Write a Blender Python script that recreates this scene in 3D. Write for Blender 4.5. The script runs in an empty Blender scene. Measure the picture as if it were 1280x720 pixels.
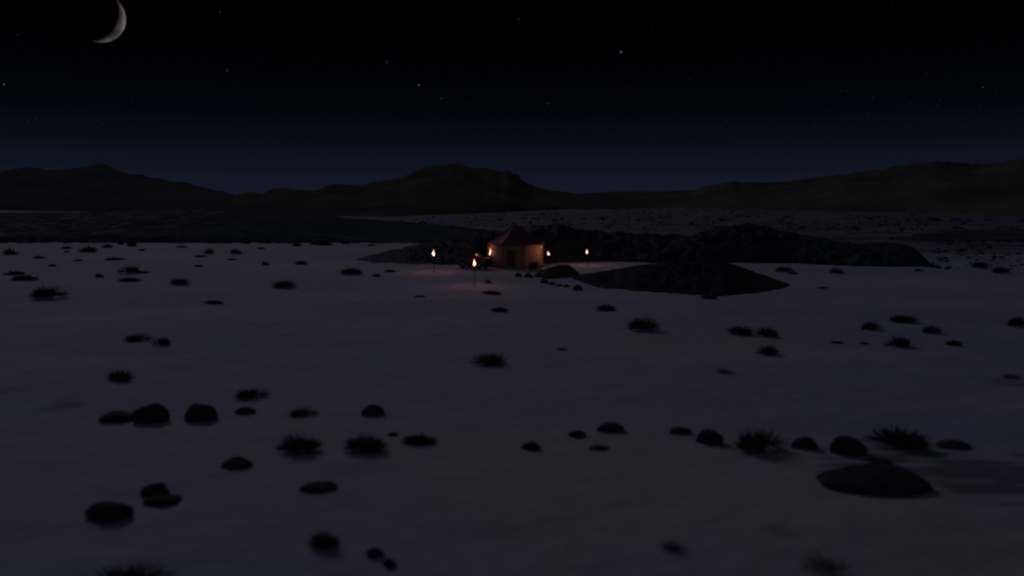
import bpy, bmesh, math, random
from mathutils import Vector, Matrix, noise
R = math.radians
random.seed(7)
sc = bpy.context.scene
COL = sc.collection

# ------------------------------------------------------------------ camera
CAMZ = 7.5
F = 1000.0                      # focal length in photograph pixels (1280 wide)
TH = math.atan(0.110)
RV = Vector((1, 0, 0)); UV = Vector((0, math.sin(TH), math.cos(TH))); FV = Vector((0, math.cos(TH), -math.sin(TH)))
cam = bpy.data.cameras.new('camera'); co = bpy.data.objects.new('camera', cam); COL.objects.link(co)
co.location = (0, 0, CAMZ); co.rotation_euler = (R(90) - TH, 0, 0)
cam.sensor_width = 36; cam.lens = 36 * F / 1280; cam.clip_start = 0.1; cam.clip_end = 20000
cam.dof.use_dof = True; cam.dof.focus_distance = 90; cam.dof.aperture_fstop = (cam.lens / 1000) / 0.13
sc.camera = co

def ray(px, py):
    return ((px - 640) / F) * RV + ((360 - py) / F) * UV + FV

def hz(x, y):
    """gentle relief of the sand sheet"""
    a = 0.22 * noise.noise(Vector((x / 13, y / 17, 0.3))) + 0.38 * noise.noise(Vector((x / 34, y / 41, 4.1)))
    f = min(1, max(0, (130 - y) / 50))
    g = 0.25 + 0.75 * min(1, abs(y - 88) / 25)
    return a * f * g

def ground(px, py):
    d = ray(px, py); h = 0.0
    for i in range(12):
        t = (h - CAMZ) / d.z
        p = Vector((0, 0, CAMZ)) + d * t
        h = hz(p.x, p.y)
    return Vector((p.x, p.y, h))

def topz(px, py, r):
    """height seen at pixel row py at horizontal range r from the camera"""
    d = ray(px, py); k = r / math.hypot(d.x, d.y)
    return CAMZ + d.z * k

def interp(tab, x):
    if x <= tab[0][0]: return tab[0][1]
    for (a, b), (c, e) in zip(tab, tab[1:]):
        if x <= c:
            t = (x - a) / (c - a); 
            return b + (e - b) * t
    return tab[-1][1]

# ------------------------------------------------------------------ materials
def nodes(m):
    m.use_nodes = True; nt = m.node_tree
    return nt, nt.nodes, nt.links

def mat(name, c1, c2=None, scale=3.0, rough=0.9, bump=0.0, bscale=None, metal=0.0, spec=0.2, detail=5):
    m = bpy.data.materials.new(name); nt, N, L = nodes(m)
    b = N['Principled BSDF']; b.inputs['Roughness'].default_value = rough; b.inputs['Metallic'].default_value = metal
    b.inputs['Specular IOR Level'].default_value = spec
    c2 = c2 or tuple(v * 0.6 for v in c1)
    tc = N.new('ShaderNodeNewGeometry')
    nz = N.new('ShaderNodeTexNoise'); nz.inputs['Scale'].default_value = scale; nz.inputs['Detail'].default_value = detail
    nz.inputs['Roughness'].default_value = 0.62
    L.new(tc.outputs['Position'], nz.inputs['Vector'])
    cr = N.new('ShaderNodeValToRGB'); cr.color_ramp.elements[0].position = 0.36; cr.color_ramp.elements[1].position = 0.66
    cr.color_ramp.elements[0].color = (*c2, 1); cr.color_ramp.elements[1].color = (*c1, 1)
    L.new(nz.outputs['Fac'], cr.inputs['Fac']); L.new(cr.outputs['Color'], b.inputs['Base Color'])
    if bump:
        n2 = N.new('ShaderNodeTexNoise'); n2.inputs['Scale'].default_value = bscale or scale * 3; n2.inputs['Detail'].default_value = 6
        L.new(tc.outputs['Position'], n2.inputs['Vector'])
        bp = N.new('ShaderNodeBump'); bp.inputs['Strength'].default_value = bump; bp.inputs['Distance'].default_value = 0.3
        L.new(n2.outputs['Fac'], bp.inputs['Height']); L.new(bp.outputs['Normal'], b.inputs['Normal'])
    return m

def emat(name, col, strength):
    m = bpy.data.materials.new(name); nt, N, L = nodes(m)
    N.remove(N['Principled BSDF']); e = N.new('ShaderNodeEmission')
    e.inputs['Color'].default_value = (*col, 1); e.inputs['Strength'].default_value = strength
    L.new(e.outputs[0], N['Material Output'].inputs['Surface'])
    return m

M = {}
M['bush'] = mat('bush_leaves', (0.085, 0.083, 0.068), (0.042, 0.044, 0.040), 6, spec=0.0)
M['dry'] = mat('dry_twigs', (0.22, 0.205, 0.20), (0.14, 0.13, 0.13), 6, spec=0.0)
M['rock'] = mat('dark_basalt', (0.085, 0.084, 0.086), (0.030, 0.032, 0.036), 3.0, bump=0.9, bscale=8, spec=0.05)
M['outcrop'] = mat('outcrop_rock', (0.062, 0.072, 0.078), (0.018, 0.024, 0.027), 0.7, bump=1.0, bscale=2.5, spec=0.06, detail=9)
M['mound'] = mat('flat_mound_rock', (0.034, 0.041, 0.046), (0.012, 0.017, 0.020), 0.9, bump=1.0, bscale=2.0, spec=0.03, detail=9)
M['gravel'] = mat('gravel_rock', (0.055, 0.058, 0.060), (0.014, 0.017, 0.020), 1.3, bump=1.0, bscale=3, spec=0.06, detail=9)
M['grassy'] = mat('dry_grass_mound', (0.12, 0.095, 0.055), (0.045, 0.042, 0.028), 1.6, bump=0.6, bscale=6, spec=0.0)
M['mount'] = mat('mountain_rock', (0.125, 0.102, 0.066), (0.055, 0.059, 0.057), 0.011, bump=0.6, bscale=0.06, spec=0.0, detail=9)
M['mountL'] = mat('mountain_rock_grey', (0.105, 0.095, 0.070), (0.058, 0.068, 0.070), 0.010, bump=0.6, bscale=0.06, spec=0.0, detail=9)
M['wallc'] = mat('hut_wall_canvas', (0.38, 0.235, 0.165), (0.30, 0.18, 0.12), 2.5, rough=0.95, bump=0.05, bscale=9)
M['roofc'] = mat('maroon_roof_cloth', (0.20, 0.042, 0.070), (0.14, 0.029, 0.050), 1.5, rough=0.8, bump=0.05, bscale=5)
M['wood'] = mat('dark_wood', (0.06, 0.038, 0.024), (0.035, 0.022, 0.014), 5, rough=0.8)
M['doorw'] = mat('door_wood', (0.13, 0.075, 0.05), (0.09, 0.05, 0.034), 6, rough=0.7)
M['stone'] = mat('plinth_stone', (0.24, 0.21, 0.19), (0.16, 0.14, 0.13), 3, bump=0.3)
M['iron'] = mat('black_iron', (0.03, 0.028, 0.027), (0.018, 0.017, 0.016), 8, rough=0.5, metal=0.6)
M['paint'] = mat('dark_vehicle_paint', (0.040, 0.042, 0.040), (0.030, 0.032, 0.030), 3, rough=0.38, spec=0.5)
M['bonnet'] = mat('pale_bonnet_paint', (0.22, 0.20, 0.18), (0.13, 0.12, 0.11), 4, rough=0.5, spec=0.4)  # bonnet colour much paler than the body paint
M['glass'] = mat('dark_glass', (0.012, 0.013, 0.015), (0.010, 0.010, 0.012), 3, rough=0.08, spec=0.6)
M['tyre'] = mat('tyre_rubber', (0.02, 0.02, 0.02), (0.014, 0.014, 0.014), 9, rough=0.85)
M['rim'] = mat('wheel_rim', (0.20, 0.19, 0.18), (0.14, 0.13, 0.12), 9, rough=0.45, metal=0.5)
M['chrome'] = mat('lamp_glass', (0.45, 0.43, 0.40), (0.35, 0.33, 0.31), 9, rough=0.2, spec=0.6)
M['redcloth'] = mat('reddish_cargo_cloth', (0.22, 0.060, 0.045), (0.12, 0.032, 0.026), 5, rough=0.9, bump=0.3)
M['browncloth'] = mat('brown_cargo_cloth', (0.16, 0.11, 0.08), (0.09, 0.06, 0.045), 5, rough=0.9, bump=0.3)

def flame_mat():
    m = bpy.data.materials.new('torch_flame'); nt, N, L = nodes(m)
    N.remove(N['Principled BSDF'])
    tc = N.new('ShaderNodeTexCoord'); sx = N.new('ShaderNodeSeparateXYZ'); L.new(tc.outputs['Generated'], sx.inputs[0])
    cr = N.new('ShaderNodeValToRGB'); el = cr.color_ramp.elements
    el[0].position = 0.0; el[0].color = (1.0, 0.36, 0.16, 1)
    el[1].position = 1.0; el[1].color = (0.75, 0.16, 0.05, 1)
    e = el.new(0.25); e.color = (1.3, 0.85, 0.62, 1)
    e = el.new(0.6); e.color = (1.2, 0.66, 0.42, 1)
    L.new(sx.outputs['Z'], cr.inputs['Fac'])
    em = N.new('ShaderNodeEmission'); em.inputs['Strength'].default_value = 2.4
    L.new(cr.outputs['Color'], em.inputs['Color']); L.new(em.outputs[0], N['Material Output'].inputs['Surface'])
    return m
M['flame'] = flame_mat()

def ground_mat():
    m = bpy.data.materials.new('pale_sand'); nt, N, L = nodes(m); b = N['Principled BSDF']
    b.inputs['Roughness'].default_value = 0.95; b.inputs['Specular IOR Level'].default_value = 0.1
    g = N.new('ShaderNodeNewGeometry'); P = g.outputs['Position']
    def nz(scale, detail=4, stretch=(1, 1, 1)):
        mp = N.new('ShaderNodeMapping'); mp.inputs['Scale'].default_value = stretch; L.new(P, mp.inputs['Vector'])
        n = N.new('ShaderNodeTexNoise'); n.inputs['Scale'].default_value = scale; n.inputs['Detail'].default_value = detail
        L.new(mp.outputs[0], n.inputs['Vector']); return n.outputs['Fac']
    def math_(op, a, b_=None, c=None):
        n = N.new('ShaderNodeMath'); n.operation = op
        for i, v in enumerate((a, b_, c)):
            if v is None: continue
            if isinstance(v, (int, float)): n.inputs[i].default_value = v
            else: L.new(v, n.inputs[i])
        return n.outputs[0]
    def ramp(fac, a, b_, lo=0.0, hi=1.0):
        n = N.new('ShaderNodeMapRange'); n.interpolation_type = 'SMOOTHSTEP'
        n.inputs['From Min'].default_value = a; n.inputs['From Max'].default_value = b_
        n.inputs['To Min'].default_value = lo; n.inputs['To Max'].default_value = hi
        L.new(fac, n.inputs['Value']); return n.outputs[0]
    def mix(fac, a, b_):
        n = N.new('ShaderNodeMix'); n.data_type = 'RGBA'
        L.new(fac, n.inputs[0])
        for s, v in ((6, a), (7, b_)):
            if isinstance(v, tuple): n.inputs[s].default_value = (*v, 1)
            else: L.new(v, n.inputs[s])
        return n.outputs[2]
    c = mix(ramp(nz(0.075, 5, (0.40, 1.0, 1)), 0.36, 0.64), (0.305, 0.306, 0.388), (0.388, 0.354, 0.346))  # bluish and warm bands: shaded and lit swells painted into the sand colour
    c = mix(ramp(nz(0.9, 6, (0.5, 1, 1)), 0.45, 0.8, 0, 0.5), c, (0.27, 0.25, 0.25))
    sp = N.new('ShaderNodeSeparateXYZ'); L.new(P, sp.inputs[0])
    # dark gravel spilling out of the sand at the right (own shape, wind-streaked)
    dx = math_('MULTIPLY', math_('SUBTRACT', sp.outputs['X'], 13.2), 0.23)
    dy = math_('MULTIPLY', math_('SUBTRACT', math_('ADD', sp.outputs['Y'], math_('MULTIPLY', sp.outputs['X'], 0.42)), 26.2), 0.50)
    rr = math_('SQRT', math_('ADD', math_('POWER', dx, 2.0), math_('POWER', dy, 2.0)))
    rr = math_('ADD', rr, math_('MULTIPLY', math_('SUBTRACT', nz(1.1, 7, (0.45, 2.2, 1)), 0.5), 3.6))
    c = mix(ramp(rr, 0.5, 1.15, 0.8, 0.0), c, (0.098, 0.093, 0.112))
    # small faint gravel stains
    for (px, py, rad, k) in ((78, 509, 0.9, 0.5), (18, 486, 0.9, 0.35), (970, 664, 0.45, 0.35), (1265, 478, 1.2, .4)):
        q = ground(px, py)
        a1 = math_('MULTIPLY', math_('SUBTRACT', sp.outputs['X'], q.x), 1 / rad)
        a2 = math_('MULTIPLY', math_('SUBTRACT', sp.outputs['Y'], q.y), 1 / rad)
        r2 = math_('ADD', math_('SQRT', math_('ADD', math_('POWER', a1, 2.0), math_('POWER', a2, 2.0))), math_('MULTIPLY', math_('SUBTRACT', nz(1.7, 5, (0.6, 1.4, 1)), 0.5), 2.6))
        c = mix(ramp(r2, 0.3, 1.1, k, 0.0), c, (0.115, 0.108, 0.128))
    # gravelly, scrub-stained plain further out
    far = math_('MAXIMUM', ramp(sp.outputs['Y'], 130, 200), math_('MULTIPLY', ramp(sp.outputs['Y'], 92, 125), ramp(sp.outputs['X'], 36, 58)))
    fm = math_('MULTIPLY', far, ramp(nz(0.11, 6, (0.5, 1, 1)), 0.36, 0.60, 0.62, 0.97))
    c = mix(fm, c, (0.056, 0.057, 0.058))
    L.new(c, b.inputs['Base Color'])
    h1 = nz(1.4, 6, (0.7, 1.3, 1)); h2 = nz(0.35, 4)
    hh = math_('ADD', math_('MULTIPLY', h1, 0.28), h2)
    bp = N.new('ShaderNodeBump'); bp.inputs['Strength'].default_value = 0.38; bp.inputs['Distance'].default_value = 0.5
    L.new(hh, bp.inputs['Height']); L.new(bp.outputs['Normal'], b.inputs['Normal'])
    return m

# ------------------------------------------------------------------ helpers
def link(name, me, m=None, parent=None):
    o = bpy.data.objects.new(name, me); COL.objects.link(o)
    if m: me.materials.append(m)
    if parent: o.parent = parent
    return o
def bm_obj(name, bm, m, parent=None, smooth=False):
    me = bpy.data.meshes.new(name); bmesh.ops.recalc_face_normals(bm, faces=bm.faces[:]); bm.to_mesh(me); bm.free()
    if smooth:
        for p in me.polygons: p.use_smooth = True
    return link(name, me, m, parent)
def tag(o, label, cat, group=None):
    o['label'] = label; o['category'] = cat
    if group: o['group'] = group
    return o
def struct(o, kind='structure'):
    o['kind'] = kind; return o
def empty(name, loc, rz=0):
    o = bpy.data.objects.new(name, None); COL.objects.link(o); o.location = loc; o.rotation_euler = (0, 0, rz)
    o.empty_display_size = 0.3; return o
def box(bm, c, s, bev=0.0, mtx=None):
    r = bmesh.ops.create_cube(bm, size=1.0); vs = r['verts']
    bmesh.ops.scale(bm, vec=s, verts=vs); 
    if bev:
        es = list({e for v in vs for e in v.link_edges})
        rb = bmesh.ops.bevel(bm, geom=es, offset=bev, segments=2, affect='EDGES', profile=0.5)
        vs = list({v for f in rb['faces'] for v in f.verts} | {v for v in vs if v.is_valid})
    bmesh.ops.translate(bm, vec=c, verts=vs)
    if mtx: bmesh.ops.transform(bm, matrix=mtx, verts=vs)
    return vs
def tube(bm, p0, p1, r0, r1=None, seg=8):
    p0 = Vector(p0); p1 = Vector(p1); d = p1 - p0
    mt = Matrix.Translation((p0 + p1) / 2) @ d.to_track_quat('Z', 'Y').to_matrix().to_4x4()
    bmesh.ops.create_cone(bm, cap_ends=True, segments=seg, radius1=r0, radius2=r0 if r1 is None else r1, depth=d.length, matrix=mt)
def lathe(bm, prof, seg=12, off=(0, 0, 0), wob=None):
    rings = []
    for r, z in prof:
        ring = []
        for i in range(seg):
            a = 2 * math.pi * i / seg
            w = wob(z) if wob else (0, 0)
            ring.append(bm.verts.new((off[0] + r * math.cos(a) + w[0], off[1] + r * math.sin(a) + w[1], off[2] + z)))
        rings.append(ring)
    for a, b in zip(rings, rings[1:]):
        for i in range(seg):
            j = (i + 1) % seg; bm.faces.new((a[i], a[j], b[j], b[i]))
    bm.faces.new(rings[0][::-1]); bm.faces.new(rings[-1])

# ------------------------------------------------------------------ ground
def build_ground():
    ys = [-80, -40, -15, 0, 6]
    y = 9.0
    while y < 140: ys.append(y); y += max(0.55, y * 0.018)
    while y < 9000: ys.append(y); y *= 1.12
    xs = []; x = 0.0; st = 0.6
    while x < 7000:
        xs.append(x)
        if x > 70: st *= 1.25
        x += st
    xs = [-v for v in xs[:0:-1]] + xs
    V = []; Fc = []
    for yy in ys:
        for xx in xs: V.append((xx, yy, hz(xx, yy) if abs(xx) < 400 and yy < 200 else 0.0))
    n = len(xs)
    for j in range(len(ys) - 1):
        for i in range(n - 1):
            a = j * n + i; Fc.append((a, a + 1, a + n + 1, a + n))
    me = bpy.data.meshes.new('ground'); me.from_pydata(V, [], Fc)
    for p in me.polygons: p.use_smooth = True
    return struct(link('ground', me, ground_mat()))
build_ground()

# ------------------------------------------------------------------ heightfield relief (mountains, outcrops)
def fbm(p, oct=5, ridged=False):
    s = 0; a = 0.5; q = Vector(p)
    for i in range(oct):
        n = noise.noise(q)
        s += a * ((1 - abs(n) * 2) if ridged else n); a *= 0.5; q = q * 2.03 + Vector((3.1, 1.7, 5.3))
    return s

def relief(name, m, prof, base, depth, step=2.0, rows=40, rough=0.25, nscale=2.5, fc=0.5, smooth=False, power=0.8, seed=0, ridged=True, jag=0.0, skirt=0.4, bjag=0.0):
    """a solid hill: feet on the ground along `base`, crest at the skyline `prof`, falling again behind"""
    p0, p1 = prof[0][0], prof[-1][0]
    cols = int((p1 - p0) / step) + 1
    V = []; Fc = []; K = []
    for i in range(cols + 1):
        px = p0 + (p1 - p0) * i / cols
        by = interp(base, px); bj = bjag * fbm((px / 9.0, seed + 7.0, 1.5), 5); ty = interp(prof, px)
        jg = jag * fbm((px / 9.0, seed, 0.5), 4)
        g = ground(px, by); gj = ground(px, by + bj)
        r0 = math.hypot(g.x, g.y); n = Vector((g.x, g.y, 0)).normalized(); dr = math.hypot(gj.x, gj.y) - r0
        D = depth if not callable(depth) else depth(px)
        tp = min(1.0, 0.12 + min(px - p0, p1 - px) / ((p1 - p0) * 0.22))
        D *= tp
        H = max(0.02, topz(px, ty, r0 + fc * D)); JH = jg * (r0 + fc * D) / F * min(1, tp)
        k_ = 9.0
        for j in range(rows + 1):
            v = j / rows
            s = (v / fc) if v < fc else (1 - v) / (1 - fc)
            sh = math.sin(max(0, s) * math.pi / 2) ** power
            r = r0 + v * D + dr * max(0, 1 - v * 4.5) ** 1.5
            q = n * r
            nn = fbm((q.x / nscale, q.y / nscale, seed * 1.7), 5, ridged)
            if ridged: nn = nn - 0.55
            env = min(1, s * 4) * (1 - 0.75 * max(0, 1 - abs(v - fc) / 0.12) )
            z = H * sh + H * rough * nn * env + JH * math.exp(-((v - fc) / 0.07) ** 2)
            tz = topz(px, ty - jg, r)
            if z > 0.05 and tz > 0.05: k_ = min(k_, tz / z)
            if j in (0, rows): z = -skirt
            V.append((q.x, q.y, z))
        K.append(min(k_, 1.6))
    W_ = 3
    KS = [sum(K[max(0, i - W_):i + W_ + 1]) / len(K[max(0, i - W_):i + W_ + 1]) for i in range(cols + 1)]
    V = [(x, y, z * KS[n_ // (rows + 1)] if z > 0 else z) for n_, (x, y, z) in enumerate(V)]
    for i in range(cols):
        for j in range(rows):
            a = i * (rows + 1) + j; Fc.append((a, a + rows + 1, a + rows + 2, a + 1))
    me = bpy.data.meshes.new(name); me.from_pydata(V, [], Fc)
    if smooth:
        for p in me.polygons: p.use_smooth = True
    return link(name, me, m)

# mountains
def mdepth(d): return lambda px: d
o = relief('mountain_range', M['mountL'],
    [(-260, 236), (-100, 224), (0, 217), (22, 211), (40, 209), (52, 210), (62, 213), (85, 211), (104, 209), (118, 207), (128, 204), (138, 206), (147, 211), (155, 215), (180, 219), (210, 226), (238, 229), (255, 234), (270, 238), (281, 238), (292, 243), (310, 249), (340, 256), (370, 262)],
    [(-260, 266), (0, 263), (150, 266), (250, 267), (370, 268)], 1500, 3, 60, 0.30, 160, 0.6, True, 0.9, 3, jag=2.2, skirt=3); struct(o)
o = relief('mountain_range', M['mount'],
    [(250, 256), (285, 247), (305, 241), (315, 240), (328, 242), (344, 235), (358, 235), (372, 237), (392, 239), (402, 236), (415, 230), (440, 231), (458, 230), (480, 225), (503, 222), (520, 213), (540, 208), (552, 206), (562, 204), (575, 205), (588, 209), (600, 211), (612, 211), (624, 214), (634, 213), (645, 217), (655, 225), (668, 233), (690, 238), (715, 241), (740, 244), (780, 249), (830, 256)],
    [(250, 266), (420, 271), (480, 272), (600, 267), (700, 262), (830, 260)], 1500, 3, 60, 0.32, 150, 0.6, True, 0.9, 5, jag=2.2, skirt=3); struct(o)
o = relief('mountain_range', M['mount'],
    [(600, 256), (680, 244), (740, 241), (775, 239), (793, 238), (815, 239), (840, 238), (866, 238), (884, 233), (902, 229), (914, 226), (925, 228), (960, 228), (1000, 224), (1040, 219), (1080, 214), (1110, 210), (1140, 204), (1165, 201), (1190, 203), (1220, 205), (1245, 203), (1280, 198), (1340, 194), (1500, 215), (1640, 240)],
    [(600, 262), (700, 262), (780, 258.5), (900, 261), (1000, 264), (1130, 266), (1280, 271), (1640, 276)], 1500, 3, 60, 0.30, 170, 0.6, True, 0.9, 9, jag=2.0, skirt=3); struct(o)

# dark lowland hill at the left, beyond the sand edge
def lowmat():
    m = mat('lava_lowland', (0.085, 0.092, 0.095), (0.034, 0.040, 0.043), 0.15, bump=0.5, bscale=0.8, detail=8, spec=0.0)
    nt, N, L = nodes(m); b = N['Principled BSDF']; src = b.inputs['Base Color'].links[0].from_socket
    g = N.new('ShaderNodeNewGeometry'); mp = N.new('ShaderNodeMapping'); mp.inputs['Scale'].default_value = (0.8, 0.45, 1); L.new(g.outputs['Position'], mp.inputs[0])
    n = N.new('ShaderNodeTexNoise'); n.inputs['Scale'].default_value = 0.42; n.inputs['Detail'].default_value = 9; n.inputs['Roughness'].default_value = 0.7; L.new(mp.outputs[0], n.inputs['Vector'])
    cr = N.new('ShaderNodeMapRange'); cr.inputs['From Min'].default_value = 0.47; cr.inputs['From Max'].default_value = 0.62; L.new(n.outputs['Fac'], cr.inputs['Value'])
    s = N.new('ShaderNodeSeparateXYZ'); L.new(g.outputs['Position'], s.inputs[0])
    r = N.new('ShaderNodeMapRange'); r.inputs['From Min'].default_value = -95; r.inputs['From Max'].default_value = -50; r.inputs['To Min'].default_value = 1; r.inputs['To Max'].default_value = 0.0
    L.new(s.outputs['X'], r.inputs['Value'])
    mu = N.new('ShaderNodeMath'); mu.operation = 'MULTIPLY'; L.new(cr.outputs[0], mu.inputs[0]); L.new(r.outputs[0], mu.inputs[1])
    mx = N.new('ShaderNodeMix'); mx.data_type = 'RGBA'; L.new(mu.outputs[0], mx.inputs[0]); L.new(src, mx.inputs[6]); mx.inputs[7].default_value = (0.24, 0.20, 0.125, 1)
    L.new(mx.outputs[2], b.inputs['Base Color'])
    return m
M['low'] = lowmat()
o = relief('lava_lowland', M['low'],
    [(-420, 285), (-250, 274), (-100, 268), (0, 265.5), (120, 265.5), (160, 263.5), (220, 263), (300, 265), (360, 266), (420, 270), (470, 277), (520, 281), (570, 287), (620, 292), (660, 298)],
    [(-420, 306), (0, 304), (200, 304.5), (560, 305), (660, 304)], 190, 3, 60, 0.22, 14, 0.45, True, 0.6, 12, jag=2.5, skirt=1.2, bjag=2.4); struct(o)
o = relief('lava_lowland', M['low'],
    [(1120, 299), (1150, 291), (1200, 288), (1260, 287), (1340, 286), (1460, 290), (1560, 301)],
    [(1120, 300), (1200, 302), (1560, 303)], 60, 3, 30, 0.35, 9, 0.5, True, 0.6, 14, jag=3, skirt=1.2, bjag=1.2); struct(o)

# rock outcrops
def outcrop(label, m, *a, cat='rock outcrop', **k):
    o = relief('rock_outcrop', m, *a, **k); return tag(o, label, cat)
outcrop('low gravelly dark rock mound behind the leftmost torch, left of the hut', M['gravel'],
    [(446, 324), (462, 320), (490, 315), (510, 308), (530, 303), (560, 299), (590, 292), (620, 288), (650, 292), (675, 304), (690, 320)],
    [(446, 326), (470, 329), (530, 331), (600, 331), (690, 330)], 30, 1.2, 44, rough=0.6, nscale=2.6, fc=0.5, seed=21, jag=3, bjag=2)
outcrop('black craggy rock ridge rising behind the hut and the rightmost torch', M['outcrop'],
    [(628, 316), (648, 303), (664, 289), (680, 282), (696, 280), (712, 283), (728, 288), (742, 287), (758, 290), (776, 288), (792, 292), (806, 290), (830, 293), (850, 292), (870, 297), (890, 312)],
    [(628, 329), (700, 328), (760, 327), (890, 330)], 26, 1.2, 44, rough=0.45, nscale=3.0, fc=0.45, seed=23, jag=4, bjag=1.5)
outcrop('long black rock ridge with a stepped right end, right of the hut', M['outcrop'],
    [(812, 322), (840, 303), (862, 295), (880, 288), (896, 283), (925, 280), (950, 282), (968, 287), (990, 291), (1020, 296), (1050, 302), (1070, 304), (1100, 303), (1122, 304), (1138, 307), (1150, 317), (1166, 332)],
    [(812, 329), (900, 328), (980, 329), (1070, 333), (1120, 333.5), (1166, 332.5)], 24, 1.2, 44, rough=0.40, nscale=3.5, fc=0.42, seed=27, jag=2, bjag=1)
outcrop('broad flat dark rock mound spread on the sand in front of the ridges', M['mound'],
    [(716, 346), (740, 341), (770, 336), (800, 331), (830, 328), (870, 327), (905, 328), (925, 333), (945, 341), (968, 348), (986, 356)],
    [(716, 349), (745, 359), (790, 364), (850, 368), (900, 371), (945, 367), (975, 361), (986, 358)], 20, 1.2, 44, rough=0.5, nscale=2.0, fc=0.6, seed=31, jag=1.5, bjag=1.6, power=0.9)
outcrop('small brownish grassy mound beside the right wall of the hut', M['grassy'],
    [(668, 344), (676, 338), (688, 334), (700, 331), (710, 331), (718, 336), (725, 344)],
    [(668, 346), (685, 349), (705, 347), (725, 346)], 6, 0.7, 30, rough=0.3, nscale=1.3, fc=0.5, seed=35, jag=1.5, cat='mound')

# ------------------------------------------------------------------ bushes
def bush_mesh(name, seed, nblade=620, spread=1.0, m='bush', width=0.026, fill=True):
    """unit bush: about 1 m wide (radius 0.5) and 0.5 m high, of twigs and narrow leaves"""
    rnd = random.Random(seed); V = []; Fc = []
    def blade(a, b, w):
        d = (b - a).normalized(); s = d.cross(Vector((rnd.uniform(-1, 1), rnd.uniform(-1, 1), rnd.uniform(-1, 1)))).normalized() * w
        mid = a.lerp(b, 0.55) + Vector((0, 0, -0.03 * rnd.random()))
        i = len(V); V.extend([a - s * 0.5, a + s * 0.5, mid + s, mid - s, b]); Fc.extend([(i, i + 1, i + 2, i + 3), (i + 3, i + 2, i + 4)])
    lobes = [(Vector((rnd.uniform(-.22, .22), rnd.uniform(-.18, .18), 0)), rnd.uniform(.5, 1.0)) for k in range(5)] + [(Vector((0, 0, 0)), 1.0)]
    for k in range(nblade):
        c, sz = rnd.choice(lobes)
        az = rnd.uniform(0, 2 * math.pi); el = math.asin(rnd.uniform(-0.22, 1.0))
        L_ = sz * 0.50 * (rnd.uniform(0.45, 0.92) if rnd.random() < .82 else rnd.uniform(.8, 1.06))
        d = Vector((math.cos(az) * math.cos(el), math.sin(az) * math.cos(el), math.sin(el) * 0.80))
        c = Vector((c.x, c.y, 0.09)); a = c * 1.0 + d * L_ * rnd.uniform(0.0, 0.55)
        b = c + d * L_ + Vector((rnd.gauss(0, .03), rnd.gauss(0, .03), rnd.gauss(0, .02)))
        a.z = max(a.z, 0.0); b.z = max(b.z, 0.0)
        blade(a, b, width * rnd.uniform(0.6, 1.2))
    me = bpy.data.meshes.new(name); me.from_pydata([tuple(v) for v in V], [], Fc); me.materials.append(M[m])
    return me
BM = [bush_mesh('desert_bush', s, 900, width=0.008) for s in range(6)]
BSP = [bush_mesh('dry_shrub', 40 + s, 190, m='dry', width=0.011) for s in range(3)]
BFAR = [bush_mesh('far_bush', 80 + s, 260, width=0.035) for s in range(4)]

def place_bush(px, py, w, h, label, sparse=False, far=False, group=None):
    g = ground(px, py); r = math.hypot(g.y, CAMZ); mpp = g.y / F
    W = w * mpp * (1.12 if not far else 1.05); H = h * mpp * 1.15
    me = random.choice(BFAR if far else (BSP if sparse else BM))
    o = bpy.data.objects.new('dry_shrub' if sparse else 'desert_bush', me); COL.objects.link(o)
    hh = max(0.35 * W, H * 0.85) if h > 0.3 * w else H
    dd = min(W * 0.85, max(0.4, W * 0.7)) 
    g = ground(px, py - min(h * 0.25, 3))
    o.location = (g.x, g.y, g.z - 0.02)
    o.scale = (W / 0.92, dd / 0.92, H / 0.46)
    o.rotation_euler = (0, 0, random.choice((0, math.pi)) + random.uniform(-0.12, 0.12))
    tag(o, label, 'bush', group)
    return o

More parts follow.
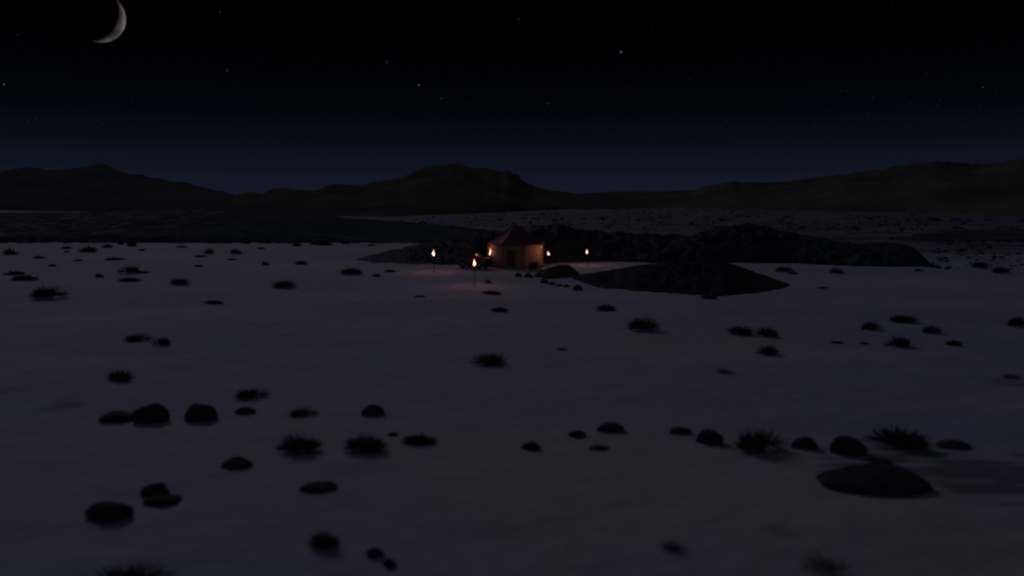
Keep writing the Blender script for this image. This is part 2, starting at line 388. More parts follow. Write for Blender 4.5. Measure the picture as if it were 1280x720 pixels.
near_bushes = [
 (375, 568, 56, 28, 'largest thick dark bush on the sand left of the middle foreground'),
 (455, 567, 58, 26, 'wide spiky dark bush just right of the largest left foreground bush'),
 (525, 556, 48, 14, 'flat trailing dark bush with a small stone to its upper left'),
 (947, 566, 60, 33, 'tall dark spiky bush between two rounded boulders at the right'),
 (1121, 560, 76, 31, 'widest round dark bush, behind the big flat rock at the right'),
 (407, 686, 44, 26, 'ragged dark bush low in the foreground, alone below a flat stone'),
 (160, 738, 88, 38, 'spiky dark bush cut off by the bottom edge at the left'),
 (612, 459, 36, 17, 'spiky dark bush alone in the open middle of the sand'),
 (805, 416, 40, 21, 'round spiky dark bush below the broad flat rock mound'),
 (757, 391, 26, 10, 'low leaning dark bush up and left of a round spiky bush'),
 (152, 478, 34, 16, 'compact dark bush alone above the pair of left boulders'),
 (60, 376, 40, 19, 'large rounded dark bush near the left edge in the middle distance'),
 (313, 500, 38, 15, 'broad dark bush above a small flat stone, left of centre'),
 (378, 522, 34, 12, 'low dark bush above the largest thick left foreground bush'),
 (172, 428, 32, 10, 'flat dark bush, left one of a touching pair in the middle left'),
 (203, 434, 20, 12, 'small round dark bush, right one of a pair in the middle left'),
 (267, 381, 26, 6, 'thin flat dark bush between two rounded bushes, middle left distance'),
 (357, 363, 32, 12, 'dense boxy dark bush in the distance left of the torches'),
 (226, 359, 26, 11, 'domed dark bush in the distance, third from the left edge'),
 (163, 345, 24, 12, 'upper dark bush of two stacked one before the other at the left'),
 (163, 353, 26, 6, 'flat lower dark bush in front of another at the left distance'),
 (438, 346, 30, 11, 'wide dark bush on the sand below the gravelly mound'),
 (924, 421, 32, 14, 'left dark bush of a side-by-side pair at the right'),
 (958, 423, 28, 15, 'right dark bush of a side-by-side pair at the right'),
 (960, 446, 24, 13, 'round dark bush just below a side-by-side pair of bushes'),
 (1124, 436, 32, 16, 'biggest square-looking dark bush of the cluster at the right'),
 (1087, 415, 24, 13, 'leftmost round dark bush of the cluster at the right'),
 (1131, 406, 36, 13, 'topmost wide dark bush of the cluster at the right'),
 (1163, 419, 24, 12, 'dark bush under the topmost wide bush, cluster at the right'),
 (1192, 434, 22, 9, 'small low dark bush at the right end of the cluster'),
 (1271, 411, 26, 16, 'dark bush touching the right edge of the view'),
 (614, 369, 26, 6, 'flat scrubby bush on the sand in front of the nearest torch'),
 (610, 356, 9, 7, 'tiny upright bush right beside the nearest torch pole'),
 (625, 391, 24, 7, 'low drawn-out bush midway between nearest torch and lone spiky bush'),
 (525, 372, 14, 3, 'sliver of flat scrub left of the nearest torch'),
 (885, 375, 22, 7, 'low bush at the near foot of the broad flat rock mound'),
 (980, 342, 22, 9, 'dark bush just behind the right tip of the flat rock mound'),
 (990, 344, 12, 5, 'small bush tucked at the right side of a bush by the mound tip'),
 (1045, 344, 18, 9, 'dark bush alone in front of the long black ridge'),
 (1148, 340, 12, 4, 'tiny flat bush by the right end of the long ridge'),
 (1226, 338, 20, 11, 'left bush of a far pair near the right edge'),
 (1252, 345, 20, 12, 'right bush of a far pair near the right edge'),
 (668, 341, 17, 15, 'leafy bush standing against the lit right wall of the hut'),
 (487, 341, 16, 4, 'thin flat bush on the sand left of the leftmost torch'),
 (470, 347, 11, 5, 'small round bush right of a wide bush below the gravelly mound'),
 (1028, 361, 12, 2.5, 'faint sliver of scrub right of the flat rock mound'),
 (703, 438, 12, 3, 'faint speck of scrub in the empty sand below the rock mound'),
 (1047, 430, 16, 4, 'thin scrub streak left of the right-hand bush cluster'),
 (1081, 431, 12, 3.5, 'tiny scrub streak right beside the biggest bush of the right cluster'),
 (376, 332, 18, 6, 'low bush in the far left-centre, near the dark lowland edge'),
 (332, 333, 10, 6, 'tiny bush left of a low bush by the dark lowland edge'),
]
for b in near_bushes: place_bush(*b)
place_bush(1035, 714, 62, 26, 'sparse wispy dry shrub at the bottom edge at the right', sparse=True)
place_bush(838, 690, 38, 17, 'sparse dry tuft low in the foreground, right of centre', sparse=True)
place_bush(904, 468, 24, 8, 'thin dry tuft on bare sand below the right pair of bushes', sparse=True)
place_bush(1266, 474, 28, 7, 'flat dry shrub at the right edge below the bush cluster', sparse=True)
for (px, py, w, h) in [(33, 352, 34, 8), (17, 345, 26, 6), (12, 320, 20, 8), (112, 317, 24, 8), (134, 311, 16, 6), (150, 307, 9, 6), (165, 310, 10, 8), (84, 312, 11, 4), (84, 316, 9, 3), (142, 326, 26, 4), (65, 334, 12, 4), (124, 348, 13, 6), (48, 324, 14, 4), (98, 327, 12, 3), (178, 314, 10, 3), (262, 319, 14, 7), (250, 322, 14, 3), (294, 319, 16, 7), (290, 326, 10, 3), (248, 334, 12, 3), (180, 342, 13, 3), (372, 309, 14, 5), (392, 307, 10, 4), (405, 308, 20, 5), (432, 306, 10, 4), (326, 312, 12, 3), (228, 310, 14, 3), (308, 306, 8, 4), (464, 308, 12, 3)]:
    place_bush(px, py, w, h, 'small dark shrub on the pale far sand below the left lowland', far=True, group='small shrubs on the far left sand')
# far shrubs on the pale plain
rnd = random.Random(3)
cnt = 0
def on_plain(px, py):
    lim = [(480, 276), (560, 270), (640, 265), (700, 262), (780, 260), (900, 262), (1280, 273)]
    if py < interp(lim, px): return False
    if px < 600 and py > 283: return False
    if px < 1165 and py > 300 and px > 640: return False
    if px < 870 and py > 290: return False
    if px > 1165 and py > 345: return False
    return True
while cnt < 230:
    px = rnd.uniform(480, 1280) if rnd.random() < .8 else rnd.uniform(1160, 1290)
    py = rnd.uniform(261, 338)
    if not on_plain(px, py): continue
    if noise.noise(Vector((px / 38, py / 7, 2.2))) < rnd.uniform(-.35, .25): continue
    s = (py - 250) / 40.0
    w = rnd.uniform(3.5, 9) * (0.45 + min(s, 0.9) * 0.45)
    place_bush(px, py, w, w * rnd.uniform(0.3, 0.5), 'small dark shrub dotting the pale plain beyond the rock ridges', far=True, group='shrubs on the far pale plain')
    cnt += 1
# the countless finer scrub of the plain: one object
V = []; Fc = []
k = 0
while k < 2600:
    px = rnd.uniform(470, 1300); py = rnd.uniform(260, 336) if rnd.random() < .45 else rnd.uniform(260, 290)
    if not on_plain(px, py): continue
    if noise.noise(Vector((px / 30, py / 6, 5.2))) < rnd.uniform(-.3, .3): continue
    g = ground(px, py); mpp = g.y / F; w = rnd.uniform(0.6, 2.4) * mpp * (0.7 + (min(py, 280) - 250) / 90); h = w * rnd.uniform(.25, .5)
    for q in range(5):
        a = rnd.uniform(0, 6.28); i = len(V); ca, sa = math.cos(a), math.sin(a)
        cx, cy = g.x + rnd.uniform(-.4, .4) * w, g.y + rnd.uniform(-.4, .4) * w
        V += [(cx - ca * w * .5, cy - sa * w * .5, -.02), (cx + ca * w * .5, cy + sa * w * .5, -.02), (cx + ca * w * .3, cy + sa * w * .3, h * rnd.uniform(.6, 1)), (cx - ca * w * .35, cy - sa * w * .35, h * rnd.uniform(.6, 1.2))]
        Fc.append((i, i + 1, i + 2, i + 3))
    k += 1
me = bpy.data.meshes.new('plain_scrub'); me.from_pydata(V, [], Fc)
o = struct(link('plain_scrub', me, M['bush']), 'stuff'); tag(o, 'fine dark scrub scattered thinly across the pale far plain', 'scrub')

# ------------------------------------------------------------------ rocks
def rock(px, py, w, h, label, seed, flat=False, m='rock', name='boulder', cat='rock', depth=0.75):
    g0 = ground(px, py); mpp = g0.y / F
    W, H = w * mpp, h * mpp
    D = W * depth
    bm = bmesh.new(); bmesh.ops.create_icosphere(bm, subdivisions=4, radius=1.0)
    off = Vector((seed * 3.7, seed * 1.3, seed * 0.77))
    for v in bm.verts:
        p = v.co.copy()
        n = noise.noise(p * 0.9 + off) * 0.26 + noise.noise(p * 2.1 + off) * 0.12 + noise.noise(p * 5 + off) * 0.035
        p *= (1 + n)
        # plane cuts give broken faces
        for kk in range(4):
            nv = Vector((noise.noise(off + Vector((kk, 0, 0)) * 9), noise.noise(off + Vector((0, kk, 3)) * 9), noise.noise(off + Vector((5, 0, kk)) * 9) * .6 + .25)).normalized()
            e = p.dot(nv) - 0.82
            if e > 0: p -= nv * e * 0.5
        if p.z < -0.25: p.z = -0.25 + (p.z + 0.25) * 0.1
        v.co = p
    xs = [v.co.x for v in bm.verts]; ys = [v.co.y for v in bm.verts]; zs = [v.co.z for v in bm.verts]
    for v in bm.verts:
        v.co.x = ((v.co.x - min(xs)) / (max(xs) - min(xs)) - .5) * W
        v.co.y = ((v.co.y - min(ys)) / (max(ys) - min(ys)) - .5) * D
        v.co.z = ((v.co.z - min(zs)) / (max(zs) - min(zs))) 
    # apparent height = standing height + the part of the footprint seen from above
    tilt = CAMZ / g0.y
    Hh = max(0.4 * H, (H - 0.35 * D * tilt))
    for v in bm.verts: v.co.z = v.co.z * (Hh + 0.10 * H) - 0.10 * H
    o = bm_obj(name, bm, M[m], None, True)
    n_ = Vector((g0.x, g0.y, 0)).normalized()
    loc = g0 + n_ * D * 0.42
    o.location = (loc.x, loc.y, hz(loc.x, loc.y))
    return tag(o, label, cat)
rocks = [
 (147, 528, 50, 14, 'low flat dark boulder touching a taller one at the left'),
 (190, 529, 48, 26, 'humped black boulder between a flat one and a rounded one at the left'),
 (250, 527, 42, 24, 'rounded black boulder standing right of the touching pair at the left'),
 (306, 518, 27, 10, 'small flat dark stone under a broad bush, left of centre'),
 (466, 520, 30, 15, 'blocky flat-topped dark boulder alone above the wide spiky bush'),
 (491, 545, 14, 5, 'pebble-like dark stone between the wide spiky and the trailing bush'),
 (297, 586, 40, 16, 'wedge-shaped dark stone left of the largest thick bush, slightly below'),
 (397, 616, 48, 13, 'long flat dark stone below the two largest left foreground bushes'),
 (138, 652, 66, 27, 'biggest oval black boulder in the left foreground'),
 (195, 620, 38, 17, 'rear dark stone of an overlapping pair beside the biggest left boulder'),
 (202, 633, 48, 14, 'front flat dark stone of an overlapping pair beside the biggest left boulder'),
 (663, 563, 26, 11, 'small domed dark stone alone in the middle foreground'),
 (721, 547, 24, 9, 'small flat dark stone left of a larger flat-topped one, centre right'),
 (762, 540, 36, 13, 'flat-topped dark stone, farthest of the group right of centre'),
 (749, 563, 27, 6, 'barely raised grey slab below the flat-topped stone right of centre'),
 (850, 543, 30, 10, 'low pointed dark stone left of the squarish boulder at the right'),
 (887, 556, 36, 20, 'squarish black boulder left of the tall spiky bush at the right'),
 (1005, 562, 36, 18, 'rounded black boulder right of the tall spiky bush'),
 (1060, 570, 48, 26, 'large domed black boulder left of the widest round bush'),
 (1190, 561, 44, 11, 'low dark stone right of the widest round bush'),
 (1100, 579, 30, 6, 'thin dark slab between the domed boulder and the big flat rock'),
 (1085, 616, 142, 36, 'largest broad flat rock lying beside the dark gravel at lower right'),
 (469, 698, 24, 14, 'upper small dark stone of two at the bottom, left of centre'),
 (487, 710, 19, 12, 'lower small dark stone of two at the bottom, left of centre'),
 (648, 346, 9, 5, 'reddish-lit small stone on the sand before the hut, left one'),
 (661, 347, 12, 6, 'reddish-lit small stone before the hut, beside the grassy mound'),
 (680, 354, 11, 6, 'leftmost stone of the short row below the grassy mound'),
 (690, 356, 9, 4, 'second stone of the short row below the grassy mound'),
 (699, 358, 9, 3, 'flat third stone of the short row below the grassy mound'),
 (708, 359, 8, 3.5, 'fourth stone of the short row below the grassy mound'),
 (722, 363, 13, 7, 'stone at the left tip of the broad flat rock mound'),
]
for i, rk in enumerate(rocks): rock(*rk, seed=61 if i == 8 else i + 1)

# ------------------------------------------------------------------ torches
TORCH = []
def make_torch(px, d, flame_c, label, lean=0.0, fh=0.72, power=6.0, fw=1.0):
    p = ray(px, 300); x = p.x / p.y * d; z0 = hz(x, d)
    hz_ = topz(px, flame_c, math.hypot(x, d)) - z0          # flame centre above the sand
    t = empty('torch', (x, d, z0))
    tag(t, label, 'torch', 'burning torches around the hut')
    hb = hz_ - fh * 0.42
    bm = bmesh.new(); tube(bm, (0, 0, -0.3), (0, 0, hb - 0.16), 0.042, 0.036, 10); bm_obj('pole', bm, M['wood'], t)
    bm = bmesh.new(); lathe(bm, [(0.045, hb - 0.17), (0.06, hb - 0.15), (0.10, hb - 0.03), (0.115, hb), (0.085, hb + 0.004)], 14); bm_obj('bowl', bm, M['iron'], t, True)
    rn = random.Random(int(px)); ph = rn.uniform(0, 6)
    wob = lambda z: (lean * max(0, z) * 0.9 + 0.04 * math.sin(z * 6 + ph), 0.03 * math.sin(z * 5 + ph * 2))
    bm = bmesh.new()
    prof = [(0.055, 0.008), (0.115, 0.08), (0.150, 0.20), (0.145, 0.32), (0.115, 0.46), (0.075, 0.60), (0.035, 0.75), (0.008, 0.86)]
    k = fh / 0.86
    lathe(bm, [(r * fw * 0.70, z * k) for r, z in prof], 14, (0, 0, 0), wob)
    for v in bm.verts:
        q = v.co * 5.5 + Vector((px * 0.37, 0, 0)); am = 0.35 + v.co.z / fh * 0.9
        v.co.x += noise.noise(q) * 0.10 * am * fw; v.co.y += noise.noise(q + Vector((9, 4, 2))) * 0.10 * am * fw; v.co.z += max(0, noise.noise(q * 1.3 + Vector((3, 8, 1)))) * 0.16 * am
    f = bm_obj('flame', bm, M['flame'], t, True); f.location = (0, 0, hb + 0.006); f.visible_shadow = True
    ld = bpy.data.lights.new('torch_light', 'POINT'); ld.energy = power; ld.color = (1.0, 0.47, 0.34); ld.shadow_soft_size = 0.12
    lo = bpy.data.objects.new('torch_light', ld); COL.objects.link(lo); lo.parent = t; lo.location = (0, 0, hb + fh + 0.22)
    return t
make_torch(542, 83.3, 317, 'tall burning torch farthest left, alone on open sand', fh=0.62, power=34)
make_torch(593, 70.1, 329, 'nearest burning torch, on a tall pole in front of the parked vehicle', fh=0.60, power=36, lean=-0.15)
make_torch(612.5, 89.2, 315, 'narrow tall torch flame between the parked vehicle and the hut', fh=0.88, power=2.2, fw=0.62)
make_torch(685.5, 88.6, 317, 'burning torch close to the right corner of the hut', fh=0.46, fw=0.85, power=24)
make_torch(734.5, 92.0, 315, 'burning torch farthest right, before the black rock ridge', fh=0.50, fw=0.9, power=34, lean=-0.2)

# ------------------------------------------------------------------ hut
HX, HY = 0.42, 91.0
hut = empty('hut', (HX, HY, 0)); tag(hut, 'small eight-sided hut with tan walls and a pointed maroon roof', 'hut')
N8 = 8; A0 = 17.8
def vert8(k, r):
    a = R(A0 + 45 * k); return (r * math.sin(a), -r * math.cos(a))
RW = 3.30
bm = bmesh.new()
def prism8(bm, r0, z0, r1, z1, cap0=True, cap1=True):
    lo = [bm.verts.new((*vert8(k, r0), z0)) for k in range(8)]; hi = [bm.verts.new((*vert8(k, r1), z1)) for k in range(8)]
    for k in range(8):
        j = (k + 1) % 8; bm.faces.new((lo[k], lo[j], hi[j], hi[k]))
    if cap0: bm.faces.new(lo[::-1])
    if cap1: bm.faces.new(hi)
prism8(bm, RW, 0.16, RW - 0.04, 2.62, True, True); bm_obj('wall', bm, M['wallc'], hut)
bm = bmesh.new(); prism8(bm, RW + 0.22, -0.3, RW + 0.16, 0.156); bm_obj('plinth', bm, M['stone'], hut)
# roof: eight cloth panels with a slight sag, closed underneath
bm = bmesh.new()
steps = [(0.0, RW + 0.24, 2.50), (0.02, RW + 0.25, 2.62), (0.25, 2.58, 3.08), (0.5, 1.72, 3.62), (0.75, 0.86, 4.20), (0.94, 0.22, 4.66), (1, 0.05, 4.80)]
rings = []
for (t_, r, z) in steps:
    ring = []
    for k in range(8):
        ring.append(bm.verts.new((*vert8(k, r), z)))
        ax, ay = vert8(k, r); bx_, by_ = vert8(k + 1, r)
        ring.append(bm.verts.new(((ax + bx_) / 2 * 0.985, (ay + by_) / 2 * 0.985, z - 0.05 * (1 - abs(2 * t_ - 1)) )))
    rings.append(ring)
for a, b in zip(rings, rings[1:]):
    for i in range(16):
        j = (i + 1) % 16; bm.faces.new((a[i], a[j], b[j], b[i]))
bm.faces.new(rings[-1]); bm.faces.new(rings[0][::-1])
roof = bm_obj('roof', bm, M['roofc'], hut)
bm = bmesh.new()
for k in range(8):
    for a, b in zip(steps[1:], steps[2:]):
        tube(bm, (*vert8(k, a[1] + 0.005), a[2] + 0.01), (*vert8(k, b[1] + 0.005), b[2] + 0.01), 0.035, None, 6)
bm_obj('ridge_cord', bm, M['roofc'], roof)
bm = bmesh.new(); lathe(bm, [(0.05, 4.78), (0.09, 4.84), (0.06, 4.92), (0.02, 5.02)], 10); bm_obj('finial', bm, M['wood'], roof, True)
for k in range(8):
    bm = bmesh.new(); x_, y_ = vert8(k, RW + 0.015); tube(bm, (x_, y_, 0.16), (x_, y_, 2.56), 0.055, None, 8); bm_obj('corner_post', bm, M['wallc'], hut)
# facets seen from the front: k=-1..0 is the middle one
def facet_frame(k):
    a = Vector((*vert8(k - 1, RW), 0)); b = Vector((*vert8(k, RW), 0)); c = (a + b) / 2; t_ = (b - a).normalized(); n = Vector((t_.y, -t_.x, 0))
    mt = Matrix(((t_.x, n.x, 0, c.x), (t_.y, n.y, 0, c.y), (0, 0, 1, 0), (0, 0, 0, 1)))
    return mt                                   # local x along wall, y outward
mf = facet_frame(0)
bm = bmesh.new(); box(bm, (-0.30, 0.02, 1.05), (0.70, 0.06, 1.72), 0.01, mf); door = bm_obj('door', bm, M['doorw'], hut)
bm = bmesh.new()
for sx in (-0.70, 0.10): box(bm, (sx, 0.04, 1.07), (0.09, 0.10, 1.80), 0.01, mf)
box(bm, (-0.30, 0.045, 2.02), (0.98, 0.11, 0.10), 0.01, mf); bm_obj('door_frame', bm, M['doorw'], hut)
bm = bmesh.new(); box(bm, (-0.06, 0.075, 1.02), (0.03, 0.05, 0.16), 0.008, mf); bm_obj('handle', bm, M['iron'], door)
bm = bmesh.new(); box(bm, (0.15, 0.78, 0.03), (2.1, 1.1, 0.30), 0.02, mf); bm_obj('step', bm, M['stone'], hut)
mr = facet_frame(1)
bm = bmesh.new(); box(bm, (1.05, 0.10, 2.40), (0.12, 0.14, 0.03), 0.005, mr); box(bm, (1.05, 0.03, 2.30), (0.08, 0.05, 0.2), 0.005, mr); lampb = bm_obj('wall_lamp', bm, M['iron'], hut)
bm = bmesh.new(); box(bm, (1.05, 0.11, 2.27), (0.10, 0.10, 0.22), 0.02, mr); bm_obj('lamp_glass', bm, emat('wall_lamp_glow', (1.0, 0.72, 0.58), 0.32), lampb)

# ------------------------------------------------------------------ parked vehicle left of the hut
VX, VY, VR = -4.25, 88.2, R(-28)
car = empty('parked_vehicle', (VX, VY, hz(VX, VY)), VR)       # nose points along local +x
tag(car, 'dark off-road vehicle with a loaded roof rack parked left of the hut', 'vehicle')
def prismy(bm, pts, w0, w1=None):
    w1 = w0 if w1 is None else w1
    a = [bm.verts.new((x, -w, z)) for (x, z), w in zip(pts, w0)]; b = [bm.verts.new((x, w, z)) for (x, z), w in zip(pts, w0)]
    n = len(pts); bm.faces.new(a); bm.faces.new(b[::-1])
    for i in range(n):
        j = (i + 1) % n; bm.faces.new((a[j], a[i], b[i], b[j]))
body_pts = [(-1.95, 0.52), (-1.30, 0.52), (-1.22, 0.82), (-0.98, 0.92), (-0.74, 0.82), (-0.66, 0.50), (0.78, 0.50), (0.86, 0.82), (1.10, 0.92), (1.34, 0.82), (1.42, 0.52), (1.92, 0.56), (1.96, 0.98), (1.88, 1.10), (0.62, 1.20), (-1.96, 1.16)]
bm = bmesh.new(); prismy(bm, body_pts, [0.84] * len(body_pts)); 
bmesh.ops.bevel(bm, geom=[e for e in bm.edges if abs(e.verts[0].co.y - e.verts[1].co.y) < 1e-4], offset=0.04, segments=2, affect='EDGES')
bm_obj('body', bm, M['paint'], car)
bm = bmesh.new(); prismy(bm, [(0.64, 1.205), (1.86, 1.108), (1.86, 1.13), (0.64, 1.235)], [0.70] * 4); bm_obj('bonnet', bm, M['bonnet'], car)
bm = bmesh.new()
cab = [(-1.92, 1.165), (0.62, 1.205), (0.22, 1.86), (0.10, 1.93), (-1.80, 1.93), (-1.90, 1.84)]
prismy(bm, cab, [0.80, 0.80, 0.70, 0.68, 0.68, 0.70]); cabin = bm_obj('cabin', bm, M['paint'], car)
bm = bmesh.new()
for v in [(0.615, -0.68, 1.26), (0.615, 0.68, 1.26), (0.275, 0.60, 1.80), (0.275, -0.60, 1.80)]: bm.verts.new(v)
bm.verts.ensure_lookup_table(); f = bm.faces.new(bm.verts[:]); bmesh.ops.translate(bm, vec=(0.012, 0, 0.006), verts=bm.verts)
r_ = bmesh.ops.extrude_face_region(bm, geom=[f]); bmesh.ops.translate(bm, vec=(0.014, 0, 0.007), verts=[g for g in r_['geom'] if isinstance(g, bmesh.types.BMVert)])
bm_obj('windscreen', bm, M['glass'], car)
for sy in (-1, 1):
    for x0, x1, sl in ((-1.72, -0.92, 0), (-0.84, -0.12, 0.0), (-0.06, 0.42, 0.30)):
        bm = bmesh.new()
        q = [(x0, 1.27), (x1, 1.27), (x1 - sl, 1.80), (x0, 1.80)]
        w = lambda z: 0.80 - (z - 1.18) / 0.68 * 0.10
        a = [bm.verts.new((x, sy * (w(z) + 0.004), z)) for x, z in q]; b = [bm.verts.new((x, sy * (w(z) + 0.020), z)) for x, z in q]
        bm.faces.new(a); bm.faces.new(b)
        for i in range(4):
            j = (i + 1) % 4; bm.faces.new((a[i], a[j], b[j], b[i]))
        bm_obj('side_window', bm, M['glass'], car)
for sx in (-0.98, 1.10):
    for sy in (-1, 1):
        wz = empty('wheel', (0, 0, 0)); wz.parent = car; wz.location = (sx, sy * 0.74, 0.38)
        bm = bmesh.new(); tube(bm, (0, -0.125, 0), (0, 0.125, 0), 0.40, None, 28)
        bmesh.ops.bevel(bm, geom=[e for e in bm.edges if abs(e.verts[0].co.y - e.verts[1].co.y) < 1e-4], offset=0.045, segments=2, affect='EDGES'); bm_obj('tyre', bm, M['tyre'], wz, False)
        bm = bmesh.new(); tube(bm, (0, sy * 0.127, 0), (0, sy * 0.150, 0), 0.22, 0.17, 20); tube(bm, (0, sy * 0.151, 0), (0, sy * 0.18, 0), 0.06, 0.05, 10); bm_obj('rim', bm, M['rim'], wz)
for sy in (-1, 1):
    bm = bmesh.new(); tube(bm, (1.962, sy * 0.60, 0.90), (2.00, sy * 0.60, 0.90), 0.115, 0.10, 18); bm_obj('headlight', bm, M['chrome'], car)
bm = bmesh.new()
for k in range(7): box(bm, (1.975, -0.36 + k * 0.12, 0.88), (0.03, 0.05, 0.26), 0.008)
bm_obj('grille', bm, M['iron'], car)
bm = bmesh.new(); box(bm, (2.06, 0, 0.60), (0.12, 1.66, 0.16), 0.02); bm_obj('bumper', bm, M['iron'], car)
bm = bmesh.new()
for sy in (-0.66, 0.66):
    tube(bm, (-1.75, sy, 2.05), (0.05, sy, 2.05), 0.022); tube(bm, (-1.75, sy, 2.20), (0.05, sy, 2.20), 0.018)
    for x_ in (-1.75, -0.85, 0.05): tube(bm, (x_, sy, 1.935), (x_, sy, 2.20), 0.018)
for k in range(7): tube(bm, (-1.75 + 0.3 * k, -0.66, 2.052), (-1.75 + 0.3 * k, 0.66, 2.052), 0.016)
for x_ in (-1.75, 0.05): tube(bm, (x_, -0.66, 2.20), (x_, 0.66, 2.20), 0.018)
bm_obj('roof_rack', bm, M['iron'], car)
cm = Matrix.Translation(car.location) @ Matrix.Rotation(VR, 4, 'Z')
def bundle(name, loc, s, m, label, seed):
    bm = bmesh.new(); bmesh.ops.create_icosphere(bm, subdivisions=3, radius=1.0)
    for v in bm.verts:
        p = v.co; q = Vector([math.copysign(abs(c) ** 0.55, c) for c in p])
        q *= 1 + 0.14 * noise.noise(p * 1.6 + Vector((seed, 0, 0)))
        v.co = Vector((q.x * s[0], q.y * s[1], q.z * s[2]))
    mz = min(v.co.z for v in bm.verts)
    for v in bm.verts: v.co.z -= mz
    o = bm_obj(name, bm, m, None, True); o.location = cm @ Vector(loc); o.rotation_euler = (0, 0, VR); return tag(o, label, 'luggage')
bundle('cargo_bundle', (-0.42, -0.05, 2.072), (0.40, 0.55, 0.27), M['redcloth'], 'reddish cloth bundle at the front of the vehicle roof rack', 1)
bundle('cargo_bundle', (-1.28, 0.05, 2.072), (0.42, 0.55, 0.30), M['browncloth'], 'brown cloth bundle at the back of the vehicle roof rack', 5)

# ------------------------------------------------------------------ moon and stars
def sky_point(px, py, dist): return Vector((0, 0, CAMZ)) + ray(px, py).normalized() * dist
DM = 9000.0
mp_ = sky_point(122.8, 20.5, DM); depth_c = DM / ray(124, 20).length
RM = 32.0 / F * depth_c * 0.97
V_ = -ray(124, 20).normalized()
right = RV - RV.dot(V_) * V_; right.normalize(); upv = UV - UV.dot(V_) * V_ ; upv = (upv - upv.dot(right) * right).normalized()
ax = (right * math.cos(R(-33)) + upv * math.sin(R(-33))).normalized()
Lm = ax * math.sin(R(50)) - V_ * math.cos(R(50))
m = bpy.data.materials.new('moon_painted_phase'); nt, N, L = nodes(m); N.remove(N['Principled BSDF'])  # crescent and its shaded edge painted into the emission by surface angle
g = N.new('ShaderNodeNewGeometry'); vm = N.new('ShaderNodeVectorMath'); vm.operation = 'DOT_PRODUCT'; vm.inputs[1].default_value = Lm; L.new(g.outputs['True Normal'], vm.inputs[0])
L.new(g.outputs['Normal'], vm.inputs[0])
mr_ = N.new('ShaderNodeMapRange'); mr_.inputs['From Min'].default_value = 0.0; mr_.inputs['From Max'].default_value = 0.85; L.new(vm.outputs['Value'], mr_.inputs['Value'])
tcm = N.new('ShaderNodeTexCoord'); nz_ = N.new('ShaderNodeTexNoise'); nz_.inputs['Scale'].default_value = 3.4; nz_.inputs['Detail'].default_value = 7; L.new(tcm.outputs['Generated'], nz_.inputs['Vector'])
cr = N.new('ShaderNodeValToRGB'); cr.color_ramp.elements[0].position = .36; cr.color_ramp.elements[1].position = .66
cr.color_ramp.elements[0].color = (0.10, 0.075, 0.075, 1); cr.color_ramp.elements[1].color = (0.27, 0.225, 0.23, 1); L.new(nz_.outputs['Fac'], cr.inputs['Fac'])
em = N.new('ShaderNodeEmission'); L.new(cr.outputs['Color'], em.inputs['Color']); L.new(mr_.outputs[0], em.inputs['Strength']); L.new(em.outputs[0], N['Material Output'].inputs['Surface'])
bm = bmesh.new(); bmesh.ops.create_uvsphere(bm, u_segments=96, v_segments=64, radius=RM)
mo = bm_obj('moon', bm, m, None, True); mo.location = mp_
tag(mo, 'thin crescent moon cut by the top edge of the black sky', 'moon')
stars = [(776.5, 65, 'w', 'brightest bluish star high in the sky right of centre', (0.22, 0.50, 1.0), 0.9, 1.0),
 (523.5, 106, 'w', 'bright white star above the middle mountain', (1, 1, 1), 0.30, .9),
 (483.5, 77.5, 'w', 'violet-blue star up and left of the bright white one', (0.32, 0.28, 1.0), 0.25, .9),
 (284, 88, 'w', 'white star right of and below the moon', (1, 1, .95), 0.20, .8),
 (5, 105.5, 'w', 'white star at the left edge of the sky', (.9, .95, 1), 0.16, .9),
 (552, 123, 'w', 'greyish star below and right of the bright white one', (1, 1, 1), 0.10, .8),
 (648.5, 24.5, 'w', 'small star near the top edge above the hut', (1, 1, 1), 0.13, .7),
 (685.5, 129.5, 'w', 'small star above the right side of the hut', (1, 1, 1), 0.10, .7),
 (275, 15, 'w', 'small star near the top edge right of the moon', (1, 1, 1), 0.08, .8),
 (1229, 109, 'w', 'bluish star low in the right part of the sky', (.8, .85, 1), 0.10, .8)]
def star(px, py, col, st, size, label, group=None):
    D_ = 9500; rr_ = size * 0.62 / F * D_
    bm = bmesh.new(); bmesh.ops.create_icosphere(bm, subdivisions=1, radius=rr_)
    key = 'star_light_%d' % len(bpy.data.materials)
    o = bm_obj('star', bm, emat('star_light', col, st), None); o.location = sky_point(px, py, D_)
    return tag(o, label, 'star', group)
for px, py, _, lab, col, st, size in stars: star(px, py, col, st, size, lab)
faint = [(22, 43), (414, 92), (397, 121), (584, 130), (542, 147), (613, 154), (467, 171), (330, 161), (720, 39), (814, 36), (787, 109), (821, 115), (722, 118), (901, 110), (906, 100), (888, 125), (863, 98), (948, 134), (908, 153), (741, 150), (818, 172), (1051, 113), (1058, 114), (1091, 122), (1138, 129), (1172, 131), (1175, 124), (1172, 151), (1202, 157), (1225, 134), (1245, 113), (1085, 142), (1032, 138), (1019, 157), (981, 174), (1159, 92), (1115, 5), (76, 116), (65, 126), (128, 155), (122, 162), (222, 136), (300, 152), (45, 149), (35, 151), (1132, 156), (1263, 157), (963, 152), (165, 124), (643, 158)]
fs = random.Random(11)
for px, py in faint: star(px, py, fs.choice([(1, 1, 1), (.8, .9, 1), (1, .93, .85)]), fs.uniform(.012, .036), .8, 'faint pinprick star in the dark sky', 'faint stars')

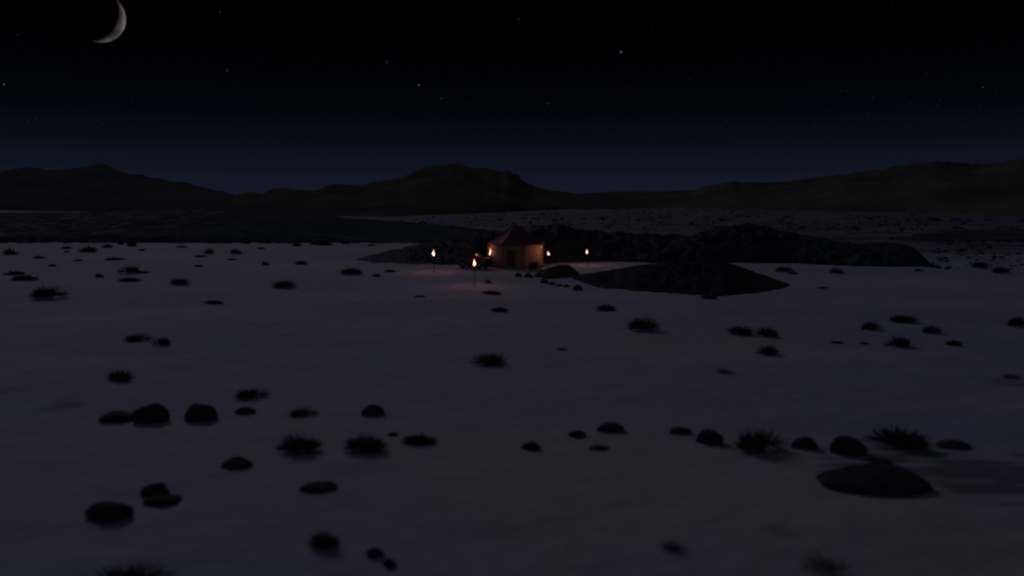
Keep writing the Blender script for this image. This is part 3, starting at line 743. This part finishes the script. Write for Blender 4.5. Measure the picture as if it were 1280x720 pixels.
# ------------------------------------------------------------------ light: moonlight, night sky
ELEV, AZ = R(27), R(-27)              # from the moon's side: ahead and to the left
sd = bpy.data.lights.new('moonlight', 'SUN'); sd.energy = 0.235; sd.angle = R(9); sd.color = (0.90, 0.86, 1.13)
so = bpy.data.objects.new('moonlight', sd); COL.objects.link(so)
dirl = Vector((math.sin(AZ) * math.cos(ELEV), math.cos(AZ) * math.cos(ELEV), math.sin(ELEV)))
so.rotation_euler = dirl.to_track_quat('Z', 'Y').to_euler(); so.location = (-30, 60, 60)

w = bpy.data.worlds.new('World'); sc.world = w; w.use_nodes = True
nt = w.node_tree; N = nt.nodes; L = nt.links; bg = N['Background']
tc = N.new('ShaderNodeTexCoord'); sp = N.new('ShaderNodeSeparateXYZ'); L.new(tc.outputs['Generated'], sp.inputs[0])
cr = N.new('ShaderNodeValToRGB'); cr.color_ramp.interpolation = 'EASE'; el = cr.color_ramp.elements
def s2l(c): return tuple(((v / 255 + 0.055) / 1.055) ** 2.4 if v > 10 else v / 255 / 12.92 for v in c)
ramp_pts = [(0.00, (21, 25, 39)), (0.02, (19, 23, 37)), (0.045, (14, 18, 30)), (0.075, (8, 11, 20)), (0.11, (3, 4.5, 9)), (0.15, (0.8, 1.2, 3)), (0.20, (0.3, 0.3, 0.8)), (1.0, (0.2, 0.2, 0.5))]
el[0].position = 0; el[0].color = (*s2l(ramp_pts[0][1]), 1); el[1].position = 1; el[1].color = (*s2l(ramp_pts[-1][1]), 1)
for p, c in ramp_pts[1:-1]:
    e = el.new(p); e.color = (*s2l(c), 1)
L.new(sp.outputs['Z'], cr.inputs['Fac'])
# added fill glow in the unseen sky behind the viewer, lifts the shaded sides
vm = N.new('ShaderNodeVectorMath'); vm.operation = 'DOT_PRODUCT'; vm.inputs[1].default_value = Vector((-0.15, -0.85, 0.5)).normalized(); L.new(tc.outputs['Generated'], vm.inputs[0])
mr2 = N.new('ShaderNodeMapRange'); mr2.interpolation_type = 'SMOOTHSTEP'; mr2.inputs['From Min'].default_value = -0.1; mr2.inputs['From Max'].default_value = 0.9; L.new(vm.outputs['Value'], mr2.inputs['Value'])
gl = N.new('ShaderNodeMix'); gl.data_type = 'RGBA'; gl.blend_type = 'ADD'; L.new(mr2.outputs[0], gl.inputs[0]); L.new(cr.outputs[0], gl.inputs[6]); gl.inputs[7].default_value = (0.019, 0.0225, 0.040, 1)
L.new(gl.outputs[2], bg.inputs['Color']); bg.inputs['Strength'].default_value = 1.0

sc.view_settings.view_transform = 'Standard'; sc.view_settings.look = 'None'; sc.view_settings.exposure = 0; sc.view_settings.gamma = 1; sc.view_settings.use_curve_mapping = False
sc.render.engine = 'CYCLES'
sc.cycles.filter_width = 2.2
sc.cycles.max_bounces = 4
sc.cycles.use_denoising = True
